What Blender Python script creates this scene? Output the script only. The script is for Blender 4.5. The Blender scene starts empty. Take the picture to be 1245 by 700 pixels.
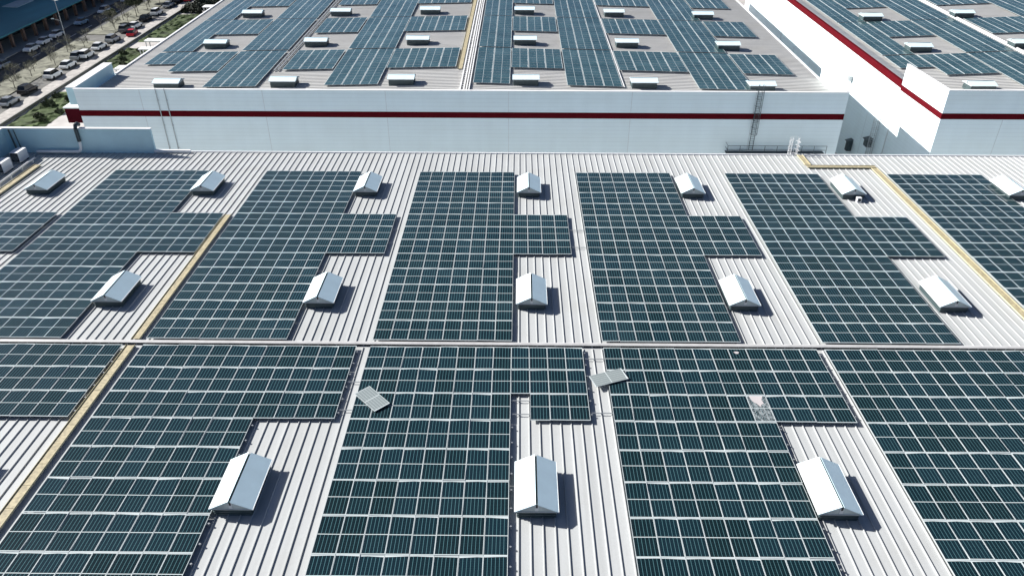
import bpy, math, random
from mathutils import Vector, Matrix
R = math.radians
rnd = random.Random(11)
scene = bpy.context.scene
C = scene.collection

# ------------------------------------------------------------------ materials
MATS = {}
def nodes_of(name):
    m = bpy.data.materials.new(name); m.use_nodes = True
    n = m.node_tree.nodes; l = m.node_tree.links
    return m, n, l, n['Principled BSDF']
def math_node(n, l, op, a, b=None, c=None, clamp=False):
    k = n.new('ShaderNodeMath'); k.operation = op; k.use_clamp = clamp
    for i, v in enumerate((a, b, c)):
        if v is None: continue
        if isinstance(v, (int, float)): k.inputs[i].default_value = v
        else: l.new(v, k.inputs[i])
    return k.outputs[0]
def mix_node(n, l, f, a, b):
    k = n.new('ShaderNodeMix'); k.data_type = 'RGBA'
    if isinstance(f, (int, float)): k.inputs[0].default_value = f
    else: l.new(f, k.inputs[0])
    for s, v in ((6, a), (7, b)):
        if isinstance(v, tuple): k.inputs[s].default_value = v + (1,)
        else: l.new(v, k.inputs[s])
    return k.outputs[2]
def ramp(n, l, x, a, b):
    k = n.new('ShaderNodeMapRange'); k.inputs[1].default_value = a; k.inputs[2].default_value = b
    l.new(x, k.inputs[0]); return k.outputs[0]
def noise(n, l, scale, stretch=(1, 1, 1), detail=4, coord='Object'):
    t = n.new('ShaderNodeTexCoord'); mp = n.new('ShaderNodeMapping'); mp.inputs['Scale'].default_value = stretch
    l.new(t.outputs[coord], mp.inputs[0])
    k = n.new('ShaderNodeTexNoise'); k.inputs['Scale'].default_value = scale; k.inputs['Detail'].default_value = detail
    l.new(mp.outputs[0], k.inputs['Vector']); return k.outputs['Fac']

def plain(name, col, rough=0.6, metal=0.0, var=0.15, scale=0.6, stretch=(1, 1, 1), spec=0.5):
    m, n, l, p = nodes_of(name)
    f = noise(n, l, scale, stretch)
    f2 = ramp(n, l, f, 0.3, 0.7)
    lo = tuple(c * (1 - var) for c in col); hi = tuple(min(1, c * (1 + var * 0.6)) for c in col)
    l.new(mix_node(n, l, f2, lo, hi), p.inputs['Base Color'])
    p.inputs['Roughness'].default_value = rough; p.inputs['Metallic'].default_value = metal
    p.inputs['Specular IOR Level'].default_value = spec
    MATS[name] = m; return m

def roof_material(name, col, along):
    # white coated sheet metal with dirt streaks running with the ribs and faint stained patches
    m, n, l, p = nodes_of(name)
    st = (1.6, 0.05, 1) if along == 'y' else (0.05, 1.6, 1)
    a = ramp(n, l, noise(n, l, 1.5, st, 5), 0.35, 0.75)
    b = ramp(n, l, noise(n, l, 0.35, (1, 1, 1), 6), 0.5, 0.75)
    c = ramp(n, l, noise(n, l, 9.0, (1, 1, 1), 3), 0.45, 0.8)
    col1 = mix_node(n, l, math_node(n, l, 'MULTIPLY', a, 0.8), col, tuple(v * 0.82 for v in col))
    col2 = mix_node(n, l, math_node(n, l, 'MULTIPLY', b, 0.4), col1, (col[0] * .8, col[1] * .78, col[2] * .74))
    col3 = mix_node(n, l, math_node(n, l, 'MULTIPLY', c, 0.16), col2, (.3, .29, .28))
    l.new(col3, p.inputs['Base Color']); p.inputs['Roughness'].default_value = 0.55
    p.inputs['Specular IOR Level'].default_value = 0.3
    MATS[name] = m; return m

def cladding(name, col):
    # horizontal profiled wall sheets: fine grooves as bump plus slow staining
    m, n, l, p = nodes_of(name)
    t = n.new('ShaderNodeTexCoord'); s = n.new('ShaderNodeSeparateXYZ'); l.new(t.outputs['Object'], s.inputs[0])
    w = math_node(n, l, 'FRACT', math_node(n, l, 'DIVIDE', s.outputs[2], 0.5))
    g = math_node(n, l, 'LESS_THAN', w, 0.1)
    st = ramp(n, l, noise(n, l, 0.5, (1.5, 1.5, .12), 5), 0.35, 0.8)
    pc = ramp(n, l, noise(n, l, 0.16, (1, 1, 3), 4), 0.4, 0.75)
    c1 = mix_node(n, l, math_node(n, l, 'MULTIPLY', st, 0.35), col, tuple(v * 0.85 for v in col))
    c2 = mix_node(n, l, math_node(n, l, 'MULTIPLY', pc, 0.35), c1, (col[0] * .86, col[1] * .84, col[2] * .8))
    c3 = mix_node(n, l, math_node(n, l, 'MULTIPLY', g, 0.16), c2, tuple(v * 0.5 for v in col))
    l.new(c3, p.inputs['Base Color']); p.inputs['Roughness'].default_value = 0.5
    b = n.new('ShaderNodeBump'); b.inputs['Strength'].default_value = 0.3; b.inputs['Distance'].default_value = 0.03
    l.new(math_node(n, l, 'SUBTRACT', 1.0, g), b.inputs['Height']); l.new(b.outputs[0], p.inputs['Normal'])
    MATS[name] = m; return m

def cell_material(name, source, broken=False, pale=False, far=False, rows=24, cols=6):
    # UV: u across the short side, v along the long side of a half-cut module
    m, n, l, p = nodes_of(name)
    uv = n.new('ShaderNodeUVMap'); uv.uv_map = 'UVMap'
    s = n.new('ShaderNodeSeparateXYZ'); l.new(uv.outputs[0], s.inputs[0])
    u, v = s.outputs[0], s.outputs[1]
    if source == 'object':
        oi = n.new('ShaderNodeObjectInfo'); rv = oi.outputs['Random']
    else:
        at = n.new('ShaderNodeAttribute'); at.attribute_name = 'tone'; rv = at.outputs['Fac']
    du = math_node(n, l, 'ABSOLUTE', math_node(n, l, 'SUBTRACT', math_node(n, l, 'FRACT', math_node(n, l, 'ADD', math_node(n, l, 'MULTIPLY', u, cols), 0.5)), 0.5))
    gu = math_node(n, l, 'LESS_THAN', du, 0.05)
    dv = math_node(n, l, 'ABSOLUTE', math_node(n, l, 'SUBTRACT', math_node(n, l, 'FRACT', math_node(n, l, 'ADD', math_node(n, l, 'MULTIPLY', v, rows), 0.5)), 0.5))
    gv = math_node(n, l, 'LESS_THAN', dv, 0.03)
    mid = math_node(n, l, 'LESS_THAN', math_node(n, l, 'ABSOLUTE', math_node(n, l, 'SUBTRACT', v, 0.5)), 0.009)
    eu = math_node(n, l, 'GREATER_THAN', math_node(n, l, 'ABSOLUTE', math_node(n, l, 'SUBTRACT', u, 0.5)), 0.492)
    ev = math_node(n, l, 'GREATER_THAN', math_node(n, l, 'ABSOLUTE', math_node(n, l, 'SUBTRACT', v, 0.5)), 0.490)
    lim = math_node(n, l, 'SUBTRACT', 0.988, math_node(n, l, 'MULTIPLY', math_node(n, l, 'MULTIPLY', rv, 0.034), math_node(n, l, 'ABSOLUTE', math_node(n, l, 'SUBTRACT', u, math_node(n, l, 'FRACT', math_node(n, l, 'MULTIPLY', rv, 7.3))))))  # uneven white top margin, painted to resemble a reflection off the backsheet
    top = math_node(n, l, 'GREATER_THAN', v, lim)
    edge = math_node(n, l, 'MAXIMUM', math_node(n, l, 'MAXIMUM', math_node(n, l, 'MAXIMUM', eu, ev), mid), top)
    # busbar wires: bright hairlines inside each cell, running with v
    bb = math_node(n, l, 'ABSOLUTE', math_node(n, l, 'SUBTRACT', math_node(n, l, 'FRACT', math_node(n, l, 'MULTIPLY', u, cols * 5)), 0.5))
    wire = math_node(n, l, 'LESS_THAN', bb, 0.05)
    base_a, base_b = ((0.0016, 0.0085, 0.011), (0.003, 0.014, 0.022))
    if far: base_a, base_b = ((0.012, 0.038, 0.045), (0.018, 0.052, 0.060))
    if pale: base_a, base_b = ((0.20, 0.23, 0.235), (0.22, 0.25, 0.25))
    cell = mix_node(n, l, rv, base_a, base_b)
    c1 = mix_node(n, l, math_node(n, l, 'MULTIPLY', wire, 0.2), cell, (0.08, 0.15, 0.15))
    c2 = mix_node(n, l, math_node(n, l, 'MULTIPLY', gu, 0.75), c1, (0.11, 0.245, 0.27) if not pale else (0.55, 0.6, 0.6))
    c3 = mix_node(n, l, math_node(n, l, 'MULTIPLY', gv, 0.08), c2, (0.3, 0.38, 0.38))
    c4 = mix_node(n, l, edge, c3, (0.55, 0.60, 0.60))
    dust_sheen = ramp(n, l, noise(n, l, 0.35, (1, 1, 1), 5), 0.35, 0.8)  # pale tint: some dust plus sky reflection painted into the cell colour
    out = mix_node(n, l, math_node(n, l, 'MULTIPLY', dust_sheen, 0.16 if far else (0.012 if source == 'object' else 0.045)), c4, (0.24, 0.38, 0.42))
    if broken:
        vt = n.new('ShaderNodeTexVoronoi'); vt.feature = 'DISTANCE_TO_EDGE'; vt.inputs['Scale'].default_value = 14
        l.new(uv.outputs[0], vt.inputs['Vector'])
        cr = math_node(n, l, 'LESS_THAN', vt.outputs['Distance'], 0.035)
        nz = ramp(n, l, noise(n, l, 5, (1, 1, 1), 5, 'UV'), 0.45, 0.6)
        out = mix_node(n, l, math_node(n, l, 'MAXIMUM', math_node(n, l, 'MULTIPLY', cr, 0.75), math_node(n, l, 'MULTIPLY', nz, 0.45)), out, (0.5, 0.54, 0.55))
    l.new(out, p.inputs['Base Color'])
    p.inputs['Roughness'].default_value = 0.16 if not (broken or pale) else 0.35
    p.inputs['IOR'].default_value = 1.45
    p.inputs['Specular IOR Level'].default_value = 0.5
    p.inputs['Coat Weight'].default_value = 0.0
    MATS[name] = m; return m

roof_material('roof_near', (0.462, 0.475, 0.475), 'y')
roof_material('roof_far', (0.54, 0.535, 0.52), 'x')
cladding('wall_white_shade_tint', (0.80, 0.90, 0.93))  # white sheets with the teal of shaded walls tinted into the colour
plain('parapet_shade_teal', (0.52, 0.74, 0.80), 0.5, var=.06)  # white parapets, teal of their shade painted in; the sunlit return lacks it
plain('stripe_red', (0.10, 0.0045, 0.009), 0.85, var=.1, spec=.05)
plain('trim_white', (0.82, 0.82, 0.82), 0.45, var=.05)
plain('seam', (0.62, 0.64, 0.65), 0.5)
plain('aluminium', (0.48, 0.53, 0.54), 0.42, 0.0, var=.06)
plain('rail', (0.5, 0.52, 0.53), 0.4, 0.6)
plain('skylight_white_shade_tint', (0.72, 0.90, 0.96), 0.38, var=.05, scale=1.2)  # white flaps, bluish shade of the right-hand slope tinted in
plain('skylight_gable', (0.42, 0.48, 0.48), 0.35, var=.2, scale=2)
plain('skylight_curb', (0.06, 0.09, 0.095), 0.5, var=.2, scale=2)
plain('dark_gap', (0.02, 0.025, 0.028), 0.7)
plain('grating', (0.40, 0.345, 0.22), 0.7, var=.35, scale=5)
plain('rail_yellow', (0.52, 0.47, 0.30), 0.6)
plain('steel_dark', (0.05, 0.07, 0.08), 0.5, 0.3)
plain('steel_light', (0.45, 0.47, 0.48), 0.45, 0.4)
plain('unit_white', (0.78, 0.79, 0.8), 0.45, var=.05)
plain('unit_grille', (0.025, 0.03, 0.033), 0.6)
plain('asphalt', (0.075, 0.078, 0.082), 0.9, var=.35, scale=.8)
plain('lane_pale', (0.15, 0.148, 0.14), 0.9, var=.3, scale=.5)
plain('paving', (0.42, 0.395, 0.37), 0.85, var=.3, scale=1.2)
plain('concrete', (0.46, 0.43, 0.41), 0.85, var=.2, scale=.4)
plain('kerb_stone', (0.35, 0.34, 0.32), 0.85)
plain('terrain', (0.16, 0.15, 0.12), 0.95, var=.3, scale=.1)
plain('dry_soil', (0.20, 0.20, 0.155), 0.95, var=.5, scale=.7)
plain('grass', (0.055, 0.085, 0.022), 0.95, var=.6, scale=.45)
plain('boundary', (0.10, 0.10, 0.09), 0.85, var=.2)
plain('bark', (0.12, 0.11, 0.095), 0.9, var=.3, scale=3)
plain('twig_leaf', (0.15, 0.155, 0.105), 0.9, var=.4, scale=1.5)
plain('green_leaf', (0.05, 0.065, 0.03), 0.85, var=.5, scale=1.5)
plain('dark_leaf', (0.028, 0.04, 0.025), 0.85, var=.5, scale=1.5)
plain('awning_teal', (0.05, 0.24, 0.29), 0.6, var=.35, scale=.15, stretch=(1, .3, 1))
plain('hatch_pale', (0.42, 0.52, 0.55), 0.6)
plain('pillar_brown', (0.16, 0.10, 0.075), 0.8, var=.3)
plain('block_wall', (0.3, 0.3, 0.31), 0.8)
plain('window_glass', (0.02, 0.03, 0.035), 0.08)
plain('car_white', (0.8, 0.8, 0.8), 0.25, var=.02)
plain('car_silver', (0.42, 0.44, 0.46), 0.25, .5, var=.02)
plain('car_black', (0.015, 0.016, 0.018), 0.2, var=.02)
plain('car_red', (0.45, 0.02, 0.03), 0.25, var=.02)
plain('car_grey', (0.13, 0.14, 0.15), 0.25, var=.02)
plain('car_blue', (0.20, 0.30, 0.42), 0.25, var=.02)
plain('car_glass', (0.012, 0.016, 0.02), 0.08, var=.02)
plain('tyre', (0.012, 0.012, 0.012), 0.9)
plain('canopy_red', (0.06, 0.005, 0.01), 0.9, spec=.05)
plain('ridge_metal', (0.52, 0.515, 0.51), 0.5, var=.12, scale=2)
plain('torn_sheet', (0.52, 0.48, 0.48), 0.7)
plain('fabric_white', (0.8, 0.8, 0.78), 0.7)
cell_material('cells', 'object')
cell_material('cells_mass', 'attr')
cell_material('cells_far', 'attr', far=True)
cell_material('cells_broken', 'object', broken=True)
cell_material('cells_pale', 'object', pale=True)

# ------------------------------------------------------------------ mesh builder
class MB:
    def __init__(s): s.v = []; s.f = []; s.mi = []; s.uv = []; s.tone = []; s.use_uv = False
    def face(s, pts, mi=0, uv=None, tone=0.5):
        b = len(s.v); s.v += [tuple(p) for p in pts]; s.f.append(tuple(range(b, b + len(pts)))); s.mi.append(mi)
        s.uv.append(uv); s.tone.append(tone)
        if uv: s.use_uv = True
        return s
    def idx(s, pts, faces, mi=0):
        b = len(s.v); s.v += [tuple(p) for p in pts]
        for f in faces:
            s.f.append(tuple(b + i for i in f)); s.mi.append(mi); s.uv.append(None); s.tone.append(0.5)
        return s
    def hexa(s, p, mi=0):   # 8 points: bottom 4 ccw, top 4 ccw
        return s.idx(p, [(3, 2, 1, 0), (4, 5, 6, 7), (0, 1, 5, 4), (1, 2, 6, 5), (2, 3, 7, 6), (3, 0, 4, 7)], mi)
    def box(s, x0, x1, y0, y1, z0, z1, mi=0, zf=None):
        q = [(x0, y0), (x1, y0), (x1, y1), (x0, y1)]
        f = zf or (lambda x, y: 0)
        return s.hexa([(x, y, z0 + f(x, y)) for x, y in q] + [(x, y, z1 + f(x, y)) for x, y in q], mi)
    def tube(s, a, b, r0, r1=None, n=6, mi=0, caps=True):
        r1 = r0 if r1 is None else r1
        a = Vector(a); b = Vector(b); d = (b - a)
        if d.length < 1e-6: return s
        d.normalize(); u = d.orthogonal().normalized(); w = d.cross(u)
        p = [a + (u * math.cos(2 * math.pi * i / n) + w * math.sin(2 * math.pi * i / n)) * r0 for i in range(n)]
        p += [b + (u * math.cos(2 * math.pi * i / n) + w * math.sin(2 * math.pi * i / n)) * r1 for i in range(n)]
        f = [(i, (i + 1) % n, n + (i + 1) % n, n + i) for i in range(n)]
        if caps: f += [tuple(range(n - 1, -1, -1)), tuple(range(n, 2 * n))]
        return s.idx(p, f, mi)
    def build(s, name, mats, parent=None, smooth=False):
        me = bpy.data.meshes.new(name); me.from_pydata(s.v, [], s.f)
        if isinstance(mats, str): mats = [mats]
        for m in mats: me.materials.append(MATS[m])
        if len(mats) > 1: me.polygons.foreach_set('material_index', s.mi)
        if s.use_uv:
            L = me.uv_layers.new(name='UVMap'); k = 0; data = []
            for f, u in zip(s.f, s.uv):
                data += list(u) if u else [(0.25, 0.25)] * len(f)
            L.data.foreach_set('uv', [c for q in data for c in q])
            at = me.attributes.new('tone', 'FLOAT', 'FACE'); at.data.foreach_set('value', s.tone)
        if smooth: me.polygons.foreach_set('use_smooth', [True] * len(me.polygons))
        me.update()
        o = bpy.data.objects.new(name, me); C.objects.link(o)
        if parent: o.parent = parent
        return o
def tag(o, label, cat, group=None, kind=None):
    o['label'] = label; o['category'] = cat
    if group: o['group'] = group
    if kind: o['kind'] = kind
    return o
def structure(o, label=None, cat=None):
    o['kind'] = 'structure'
    if label: o['label'] = label
    if cat: o['category'] = cat
    return o
def thing(name, label, cat, loc=(0, 0, 0), rz=0, group=None):
    o = bpy.data.objects.new(name, None); C.objects.link(o); o.location = loc; o.rotation_euler = (0, 0, rz)
    o.empty_display_size = 0.3
    return tag(o, label, cat, group)
def copy_tree(o, parent=None):
    c = o.copy(); C.objects.link(c)
    if parent: c.parent = parent
    for ch in list(o.children): copy_tree(ch, c)
    return c
def dup(o, loc, rz, label, group=None, name=None):
    c = copy_tree(o); c.location = loc; c.rotation_euler = (0, 0, rz); c['label'] = label
    if group: c['group'] = group
    return c
ORD = ['first', 'second', 'third', 'fourth', 'fifth', 'sixth', 'seventh', 'eighth', 'ninth', 'tenth', 'eleventh', 'twelfth', 'thirteenth', 'fourteenth']

# ------------------------------------------------------------------ camera, light
F, CZ = 912.45, 29.264
cam = bpy.data.cameras.new('camera'); camo = bpy.data.objects.new('camera', cam); C.objects.link(camo)
cam.sensor_width = 36; cam.lens = F * 36 / 1245; cam.clip_end = 3000; cam.clip_start = 0.5
RT = Vector((0.9999555, 0.00921274, 0.00203128)); UP = Vector((-0.00658475, 0.52738825, 0.84959889)); FW = Vector((-0.00675586, 0.84957446, -0.52742544))
camo.matrix_world = Matrix(((RT.x, UP.x, -FW.x, 0), (RT.y, UP.y, -FW.y, 0), (RT.z, UP.z, -FW.z, CZ), (0, 0, 0, 1)))
scene.camera = camo
def pix(p):
    q = Vector(p) - Vector((0, 0, CZ)); z = q.dot(FW)
    if z < 1: return None
    return (622.5 + F * q.dot(RT) / z, 350 - F * q.dot(UP) / z)

EL, AZ = 31.5, 18.0
w = bpy.data.worlds.new('World'); scene.world = w; w.use_nodes = True
wn = w.node_tree.nodes; sk = wn.new('ShaderNodeTexSky'); sk.sky_type = 'NISHITA'; sk.sun_disc = False
sk.sun_elevation = R(EL); sk.sun_rotation = R(-(90 - AZ)); sk.air_density = 0.55; sk.dust_density = 1.0; sk.ozone_density = 3.0
w.node_tree.links.new(sk.outputs[0], wn['Background'].inputs[0]); wn['Background'].inputs[1].default_value = 0.05
sun = bpy.data.lights.new('sun', 'SUN'); sun.energy = 5.0; sun.angle = R(0.5); sun.color = (1.0, 0.975, 0.93)
so = bpy.data.objects.new('sun', sun); C.objects.link(so)
dirv = Vector((math.cos(R(EL)) * math.cos(R(AZ)), -math.cos(R(EL)) * math.sin(R(AZ)), -math.sin(R(EL))))
so.rotation_euler = dirv.to_track_quat('-Z', 'Y').to_euler(); so.location = (-60, 20, 60)
scene.view_settings.view_transform = 'Standard'; scene.view_settings.look = 'None'
scene.view_settings.exposure = 0.95; scene.view_settings.gamma = 1.0; scene.view_settings.use_curve_mapping = False
scene.render.engine = 'CYCLES'
scene.cycles.max_bounces = 6; scene.cycles.diffuse_bounces = 3; scene.cycles.glossy_bounces = 3

# ------------------------------------------------------------------ site: the yard and street climb gently with y
SY = 0.025
K = 1.138
ZI = CZ - K * (CZ + 12.775)
def zg(y): return ZI + SY * y
G0 = zg(91)
def sheet(x0, x1, y0, y1, dz):
    x0, x1, y0, y1 = x0 * K, x1 * K, y0 * K, y1 * K
    return MB().face([(x0, y0, zg(y0) + dz), (x1, y0, zg(y0) + dz), (x1, y1, zg(y1) + dz), (x0, y1, zg(y1) + dz)])
structure(sheet(-1200, 1200, -400, 1600, -0.02).build('ground', 'terrain'))
structure(sheet(-78.2, 140, -60, 320, 0.0).build('yard', 'concrete'))
structure(sheet(-85.0, -81.2, -60, 400, 0.0).build('parking_lane', 'lane_pale'))
structure(sheet(-97.4, -90.3, -60, 400, 0.0).build('road', 'asphalt'))
lm = MB()
for k in range(40):
    y = 20 + k * 8; xa = -93 * K
    lm.face([(xa, y, zg(y) + .004), (xa + .15, y, zg(y) + .004), (xa + .15, y + 3.4, zg(y + 3.4) + .004), (xa, y + 3.4, zg(y + 3.4) + .004)])
structure(lm.build('lane_marking', 'trim_white'))
pv = MB(); pv.box(-81.2 * K, -78.4 * K, -60, 460, -.05, .13, zf=lambda x, y: zg(y)); structure(pv.build('pavement', 'paving'))
pv = MB(); pv.box(-105 * K, -97.4 * K, -60, 460, -.05, .13, zf=lambda x, y: zg(y)); structure(pv.build('arcade_pavement', 'kerb_stone'))
for nm, ya, yb in (('median', -60, 155.2), ('median', 160.2, 400)):
    md = MB(); md.box(-90.3 * K, -85.0 * K, ya * K, yb * K, -.05, .14, zf=lambda x, y: zg(y)); structure(md.build(nm, 'dry_soil'))
structure(sheet(-90.3, -85.0, 155.2, 160.2, 0.004).build('crossover', 'lane_pale'))

# grass verge in three pieces, each a rumpled sheet
def rumple(name, x0, x1, y0, y1, amp, mat, step=0.7):
    m = MB(); nx = max(2, int((x1 - x0) / step)); ny = max(2, int((y1 - y0) / step))
    pts = []
    for j in range(ny + 1):
        for i in range(nx + 1):
            x = x0 + (x1 - x0) * i / nx; y = y0 + (y1 - y0) * j / ny
            if 0 < i < nx: x += rnd.uniform(-.25, .25)
            e = 0 if i in (0, nx) or j in (0, ny) else 1
            if not e: x += rnd.uniform(-.15, .15)
            pts.append((x, y, zg(y) + .03 + e * amp * rnd.random() ** 2))
    fs = [(j * (nx + 1) + i, j * (nx + 1) + i + 1, (j + 1) * (nx + 1) + i + 1, (j + 1) * (nx + 1) + i) for j in range(ny) for i in range(nx)]
    m.idx(pts, fs); return m.build(name, mat)
for y0, y1, x1 in ((104, 124.5, -71.6), (137.5, 150.5, -72.2), (155, 178, -72.6)):
    tag(rumple('grass', -77.6 * K, x1 * K, y0 * K, y1 * K, .45, 'grass'), 'rough green grass verge behind the low boundary wall', 'grass', kind='stuff')

# low boundary wall between pavement and verge
bw = thing('boundary_wall', 'long low pale boundary wall between the street pavement and the grass verge', 'wall', (-78.2 * K, 170, zg(170)))
m = MB()
for k in range(60):
    y = -40 + k * 5
    m.box(-.1, .1, y - 150, y - 150 + 5, -.2, .5, zf=lambda x, yy: SY * yy)
m.build('wall_panel', 'boundary', bw)
m = MB(); m.box(-.16, .16, -190, 110, .503, .56, zf=lambda x, yy: SY * yy); m.build('coping', 'kerb_stone', bw)

# ------------------------------------------------------------------ near warehouse
ZR = -0.25
nb = thing('warehouse', 'near warehouse whose white ribbed metal roof carries the large solar arrays', 'warehouse', (0, 40, -18))
OFF = Vector((0, 40, -11))
class LB(MB):          # builder in world coordinates for children of nb
    def build(s, name, mats, parent=None, smooth=False):
        if parent is nb: s.v = [(x, y - 40, z + 18) for x, y, z in s.v]
        return MB.build(s, name, mats, parent, smooth)
RX0, RX1, RY0, RY1 = -53.4, 82.0, -6.0, 74.0
m = LB()
m.face([(RX0, RY0, ZR), (RX1, RY0, ZR), (RX1, 40.2, ZR), (RX0, 40.2, ZR)])
m.face([(RX0, 40.2, ZR), (RX1, 40.2, ZR), (RX1, RY1, ZR), (RX0, RY1, ZR)])
k = 0
x = 0.15 - 0.605 * 89
while x < RX1:
    if x > RX0 + .2:
        for ya, yb in ((RY0, 39.95), (40.45, RY1 + .04)):
            m.hexa([(x - .035, ya, ZR - .01), (x + .035, ya, ZR - .01), (x + .035, yb, ZR - .01), (x - .035, yb, ZR - .01),
                    (x - .022, ya, ZR + .065), (x + .022, ya, ZR + .065), (x + .022, yb, ZR + .065), (x - .022, yb, ZR + .065)])
    x += 0.605
m.build('roof', 'roof_near', nb)
m = LB()
y0, y1, y2 = 40.12, 40.26, 40.42
m.hexa([(RX0, y0, -.10), (RX1, y0, -.10), (RX1, y1, -.05), (RX0, y1, -.05), (RX0, y0, -.075), (RX1, y0, -.075), (RX1, y1, -.02), (RX0, y1, -.02)])
m.hexa([(RX0, y1, -.05), (RX1, y1, -.05), (RX1, y2, -.10), (RX0, y2, -.10), (RX0, y1, -.02), (RX1, y1, -.02), (RX1, y2, -.075), (RX0, y2, -.075)])
m.build('ridge_cap', 'ridge_metal', nb)
m = LB(); x = 0.15 - 0.605 * 88 + .05
while x < RX1 - .6:
    m.box(x, x + .5, 40.14, 40.18, ZR, -.105); x += .605
m.build('ridge_filler', 'dark_gap', nb)
m = LB(); m.box(RX0, RX1, RY1 + .05, RY1 + .2, -.42, -.13); m.build('gutter', 'trim_white', nb)
m = LB(); m.box(RX0 + .1, RX1 - .1, RY0 + .1, RY1 - .05, -20, ZR - .05); m.build('wall', 'wall_white_shade_tint', nb)
# parapet screen at the far left corner
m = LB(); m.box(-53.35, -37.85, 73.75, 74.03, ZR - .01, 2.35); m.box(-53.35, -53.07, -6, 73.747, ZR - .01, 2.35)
m.build('parapet', 'parapet_shade_teal', nb)
m = LB(); m.box(-53.42, -37.8, 73.68, 74.1, 2.353, 2.43); m.box(-53.42, -53.0, -6, 73.677, 2.353, 2.43)
m.build('coping', 'trim_white', nb)
m = LB(); m.box(-37.95, -34.2, 73.72, 73.98, ZR + .08, ZR + .35); m.build('flashing', 'trim_white', nb)

# ------------------------------------------------------------------ solar modules
PW, PL = 1.154, 2.355       # pitch of the grid
def module_parts(wd, ln, th=0.035):
    fr = MB(); b = 0.016
    x0, x1, y0, y1 = -wd / 2, wd / 2, -ln / 2, ln / 2
    c = 0.030; fr.box(x0, x1, y0, y0 + c, -th, 0); fr.box(x0, x1, y1 - c, y1, -th, 0)
    fr.box(x0, x0 + b, y0 + c, y1 - c, -th, 0); fr.box(x1 - b, x1, y0 + c, y1 - c, -th, 0)
    gl = MB(); X0, X1, Y0, Y1 = x0 + b, x1 - b, y0 + c, y1 - c
    gl.face([(X0, Y0, -.005), (X1, Y0, -.005), (X1, Y1, -.005), (X0, Y1, -.005)], uv=[(0, 0), (1, 0), (1, 1), (0, 1)])
    gl.face([(X0, Y1, -.012), (X1, Y1, -.012), (X1, Y0, -.012), (X0, Y0, -.012)], uv=[(0, 0)] * 4)
    return fr, gl
NEAR = [  # key, left edge, pitch, number of wide columns, phrase
    ('LL', -39.80, 1.1542, 12, 'leftmost array', True),
    ('L', -24.58, 1.1735, 12, 'walkway-side array', False),
    ('M', -9.62, 1.1600, 12, 'centre array', False),
    ('N', 5.66, 1.1630, 12, 'shattered-panel array', False),
    ('O', 20.13, 1.1570, 12, 'rightmost array', False)]
FAR = [('A', -54.28, 1.1542, 12), ('B', -39.68, 1.1560, 12), ('C', -24.72, 1.1760, 12), ('D', -9.60, 1.1620, 12), ('E', 5.68, 1.1500, 12),
       ('F', 20.25, 1.1460, 12), ('G', 36.12, 1.1570, 12)]
NY0, FY0, FP = 39.81, 40.512, 2.353
cand = []
for key, x0, pw, nc, phrase, fromright in NEAR:
    for r in range(10):
        for c in range(nc if r < 3 else 8):
            if key == 'M' and r == 2 and c == 8: continue
            cx = x0 + (c + .5) * pw; cy = NY0 - (r + .5) * 2.3557
            cand.append((key, r, c, cx, cy, pw, 2.3557, phrase, fromright, nc if r < 3 else 8))
mass = []          # (cx, cy, cz, wd, ln, landscape)
def area(cx, cy, pw, pl):
    ps = [pix((cx + sx * pw / 2, cy + sy * pl / 2, 0)) for sx, sy in ((-1, -1), (1, -1), (1, 1), (-1, 1))]
    if None in ps: return 0
    n = 0; N = 7        # visible share inside the frame
    for i in range(N):
        for j in range(N):
            a = (i + .5) / N - .5; b = (j + .5) / N - .5
            q = pix((cx + a * pw, cy + b * pl, 0))
            if q and 0 < q[0] < 1245 and 0 < q[1] < 700: n += 1
    A = abs(sum(ps[i][0] * ps[(i + 1) % 4][1] - ps[(i + 1) % 4][0] * ps[i][1] for i in range(4))) / 2
    return A * n / (N * N)
cand.sort(key=lambda q: -area(q[3], q[4], q[5], q[6]))
GAPX, GAPY = 0.012, 0.020
frm, gls = module_parts(PW - GAPX, PL - GAPY)
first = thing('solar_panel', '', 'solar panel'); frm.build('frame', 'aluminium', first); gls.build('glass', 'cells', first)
vf = MB(); proto_mesh = None
used_first = False
SPEC = {}
nind = 0
for key, r, c, cx, cy, pw, pl, phrase, fromright, nc in cand:
    ok = nind < 300 and area(cx, cy, pw, pl) > 0
    if not ok:
        mass.append((cx, cy, 0.0, pw - GAPX, pl - GAPY, False)); continue
    t = first if not used_first else copy_tree(first)
    used_first = True; nind += 1
    t.location = (cx + rnd.uniform(-.004, .004), cy + rnd.uniform(-.012, .012), rnd.uniform(-.006, .006))
    t.rotation_euler = (R(rnd.gauss(0, .4)), R(rnd.gauss(0, .35)), R(rnd.gauss(0, .12)))
    t.scale = (pw / PW, 1, 1)
    col = ('%s from right' % ORD[nc - 1 - c]) if fromright else ('%s from left' % ORD[c])
    row = 'touching the ridge' if r == 0 else 'in %s row below ridge' % ORD[r]
    t['label'] = 'dark solar panel %s, %s in the %s' % (row, col, phrase)
    t['group'] = 'solar panels on the near roof slope'
    SPEC[(key, r, c)] = t
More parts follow.
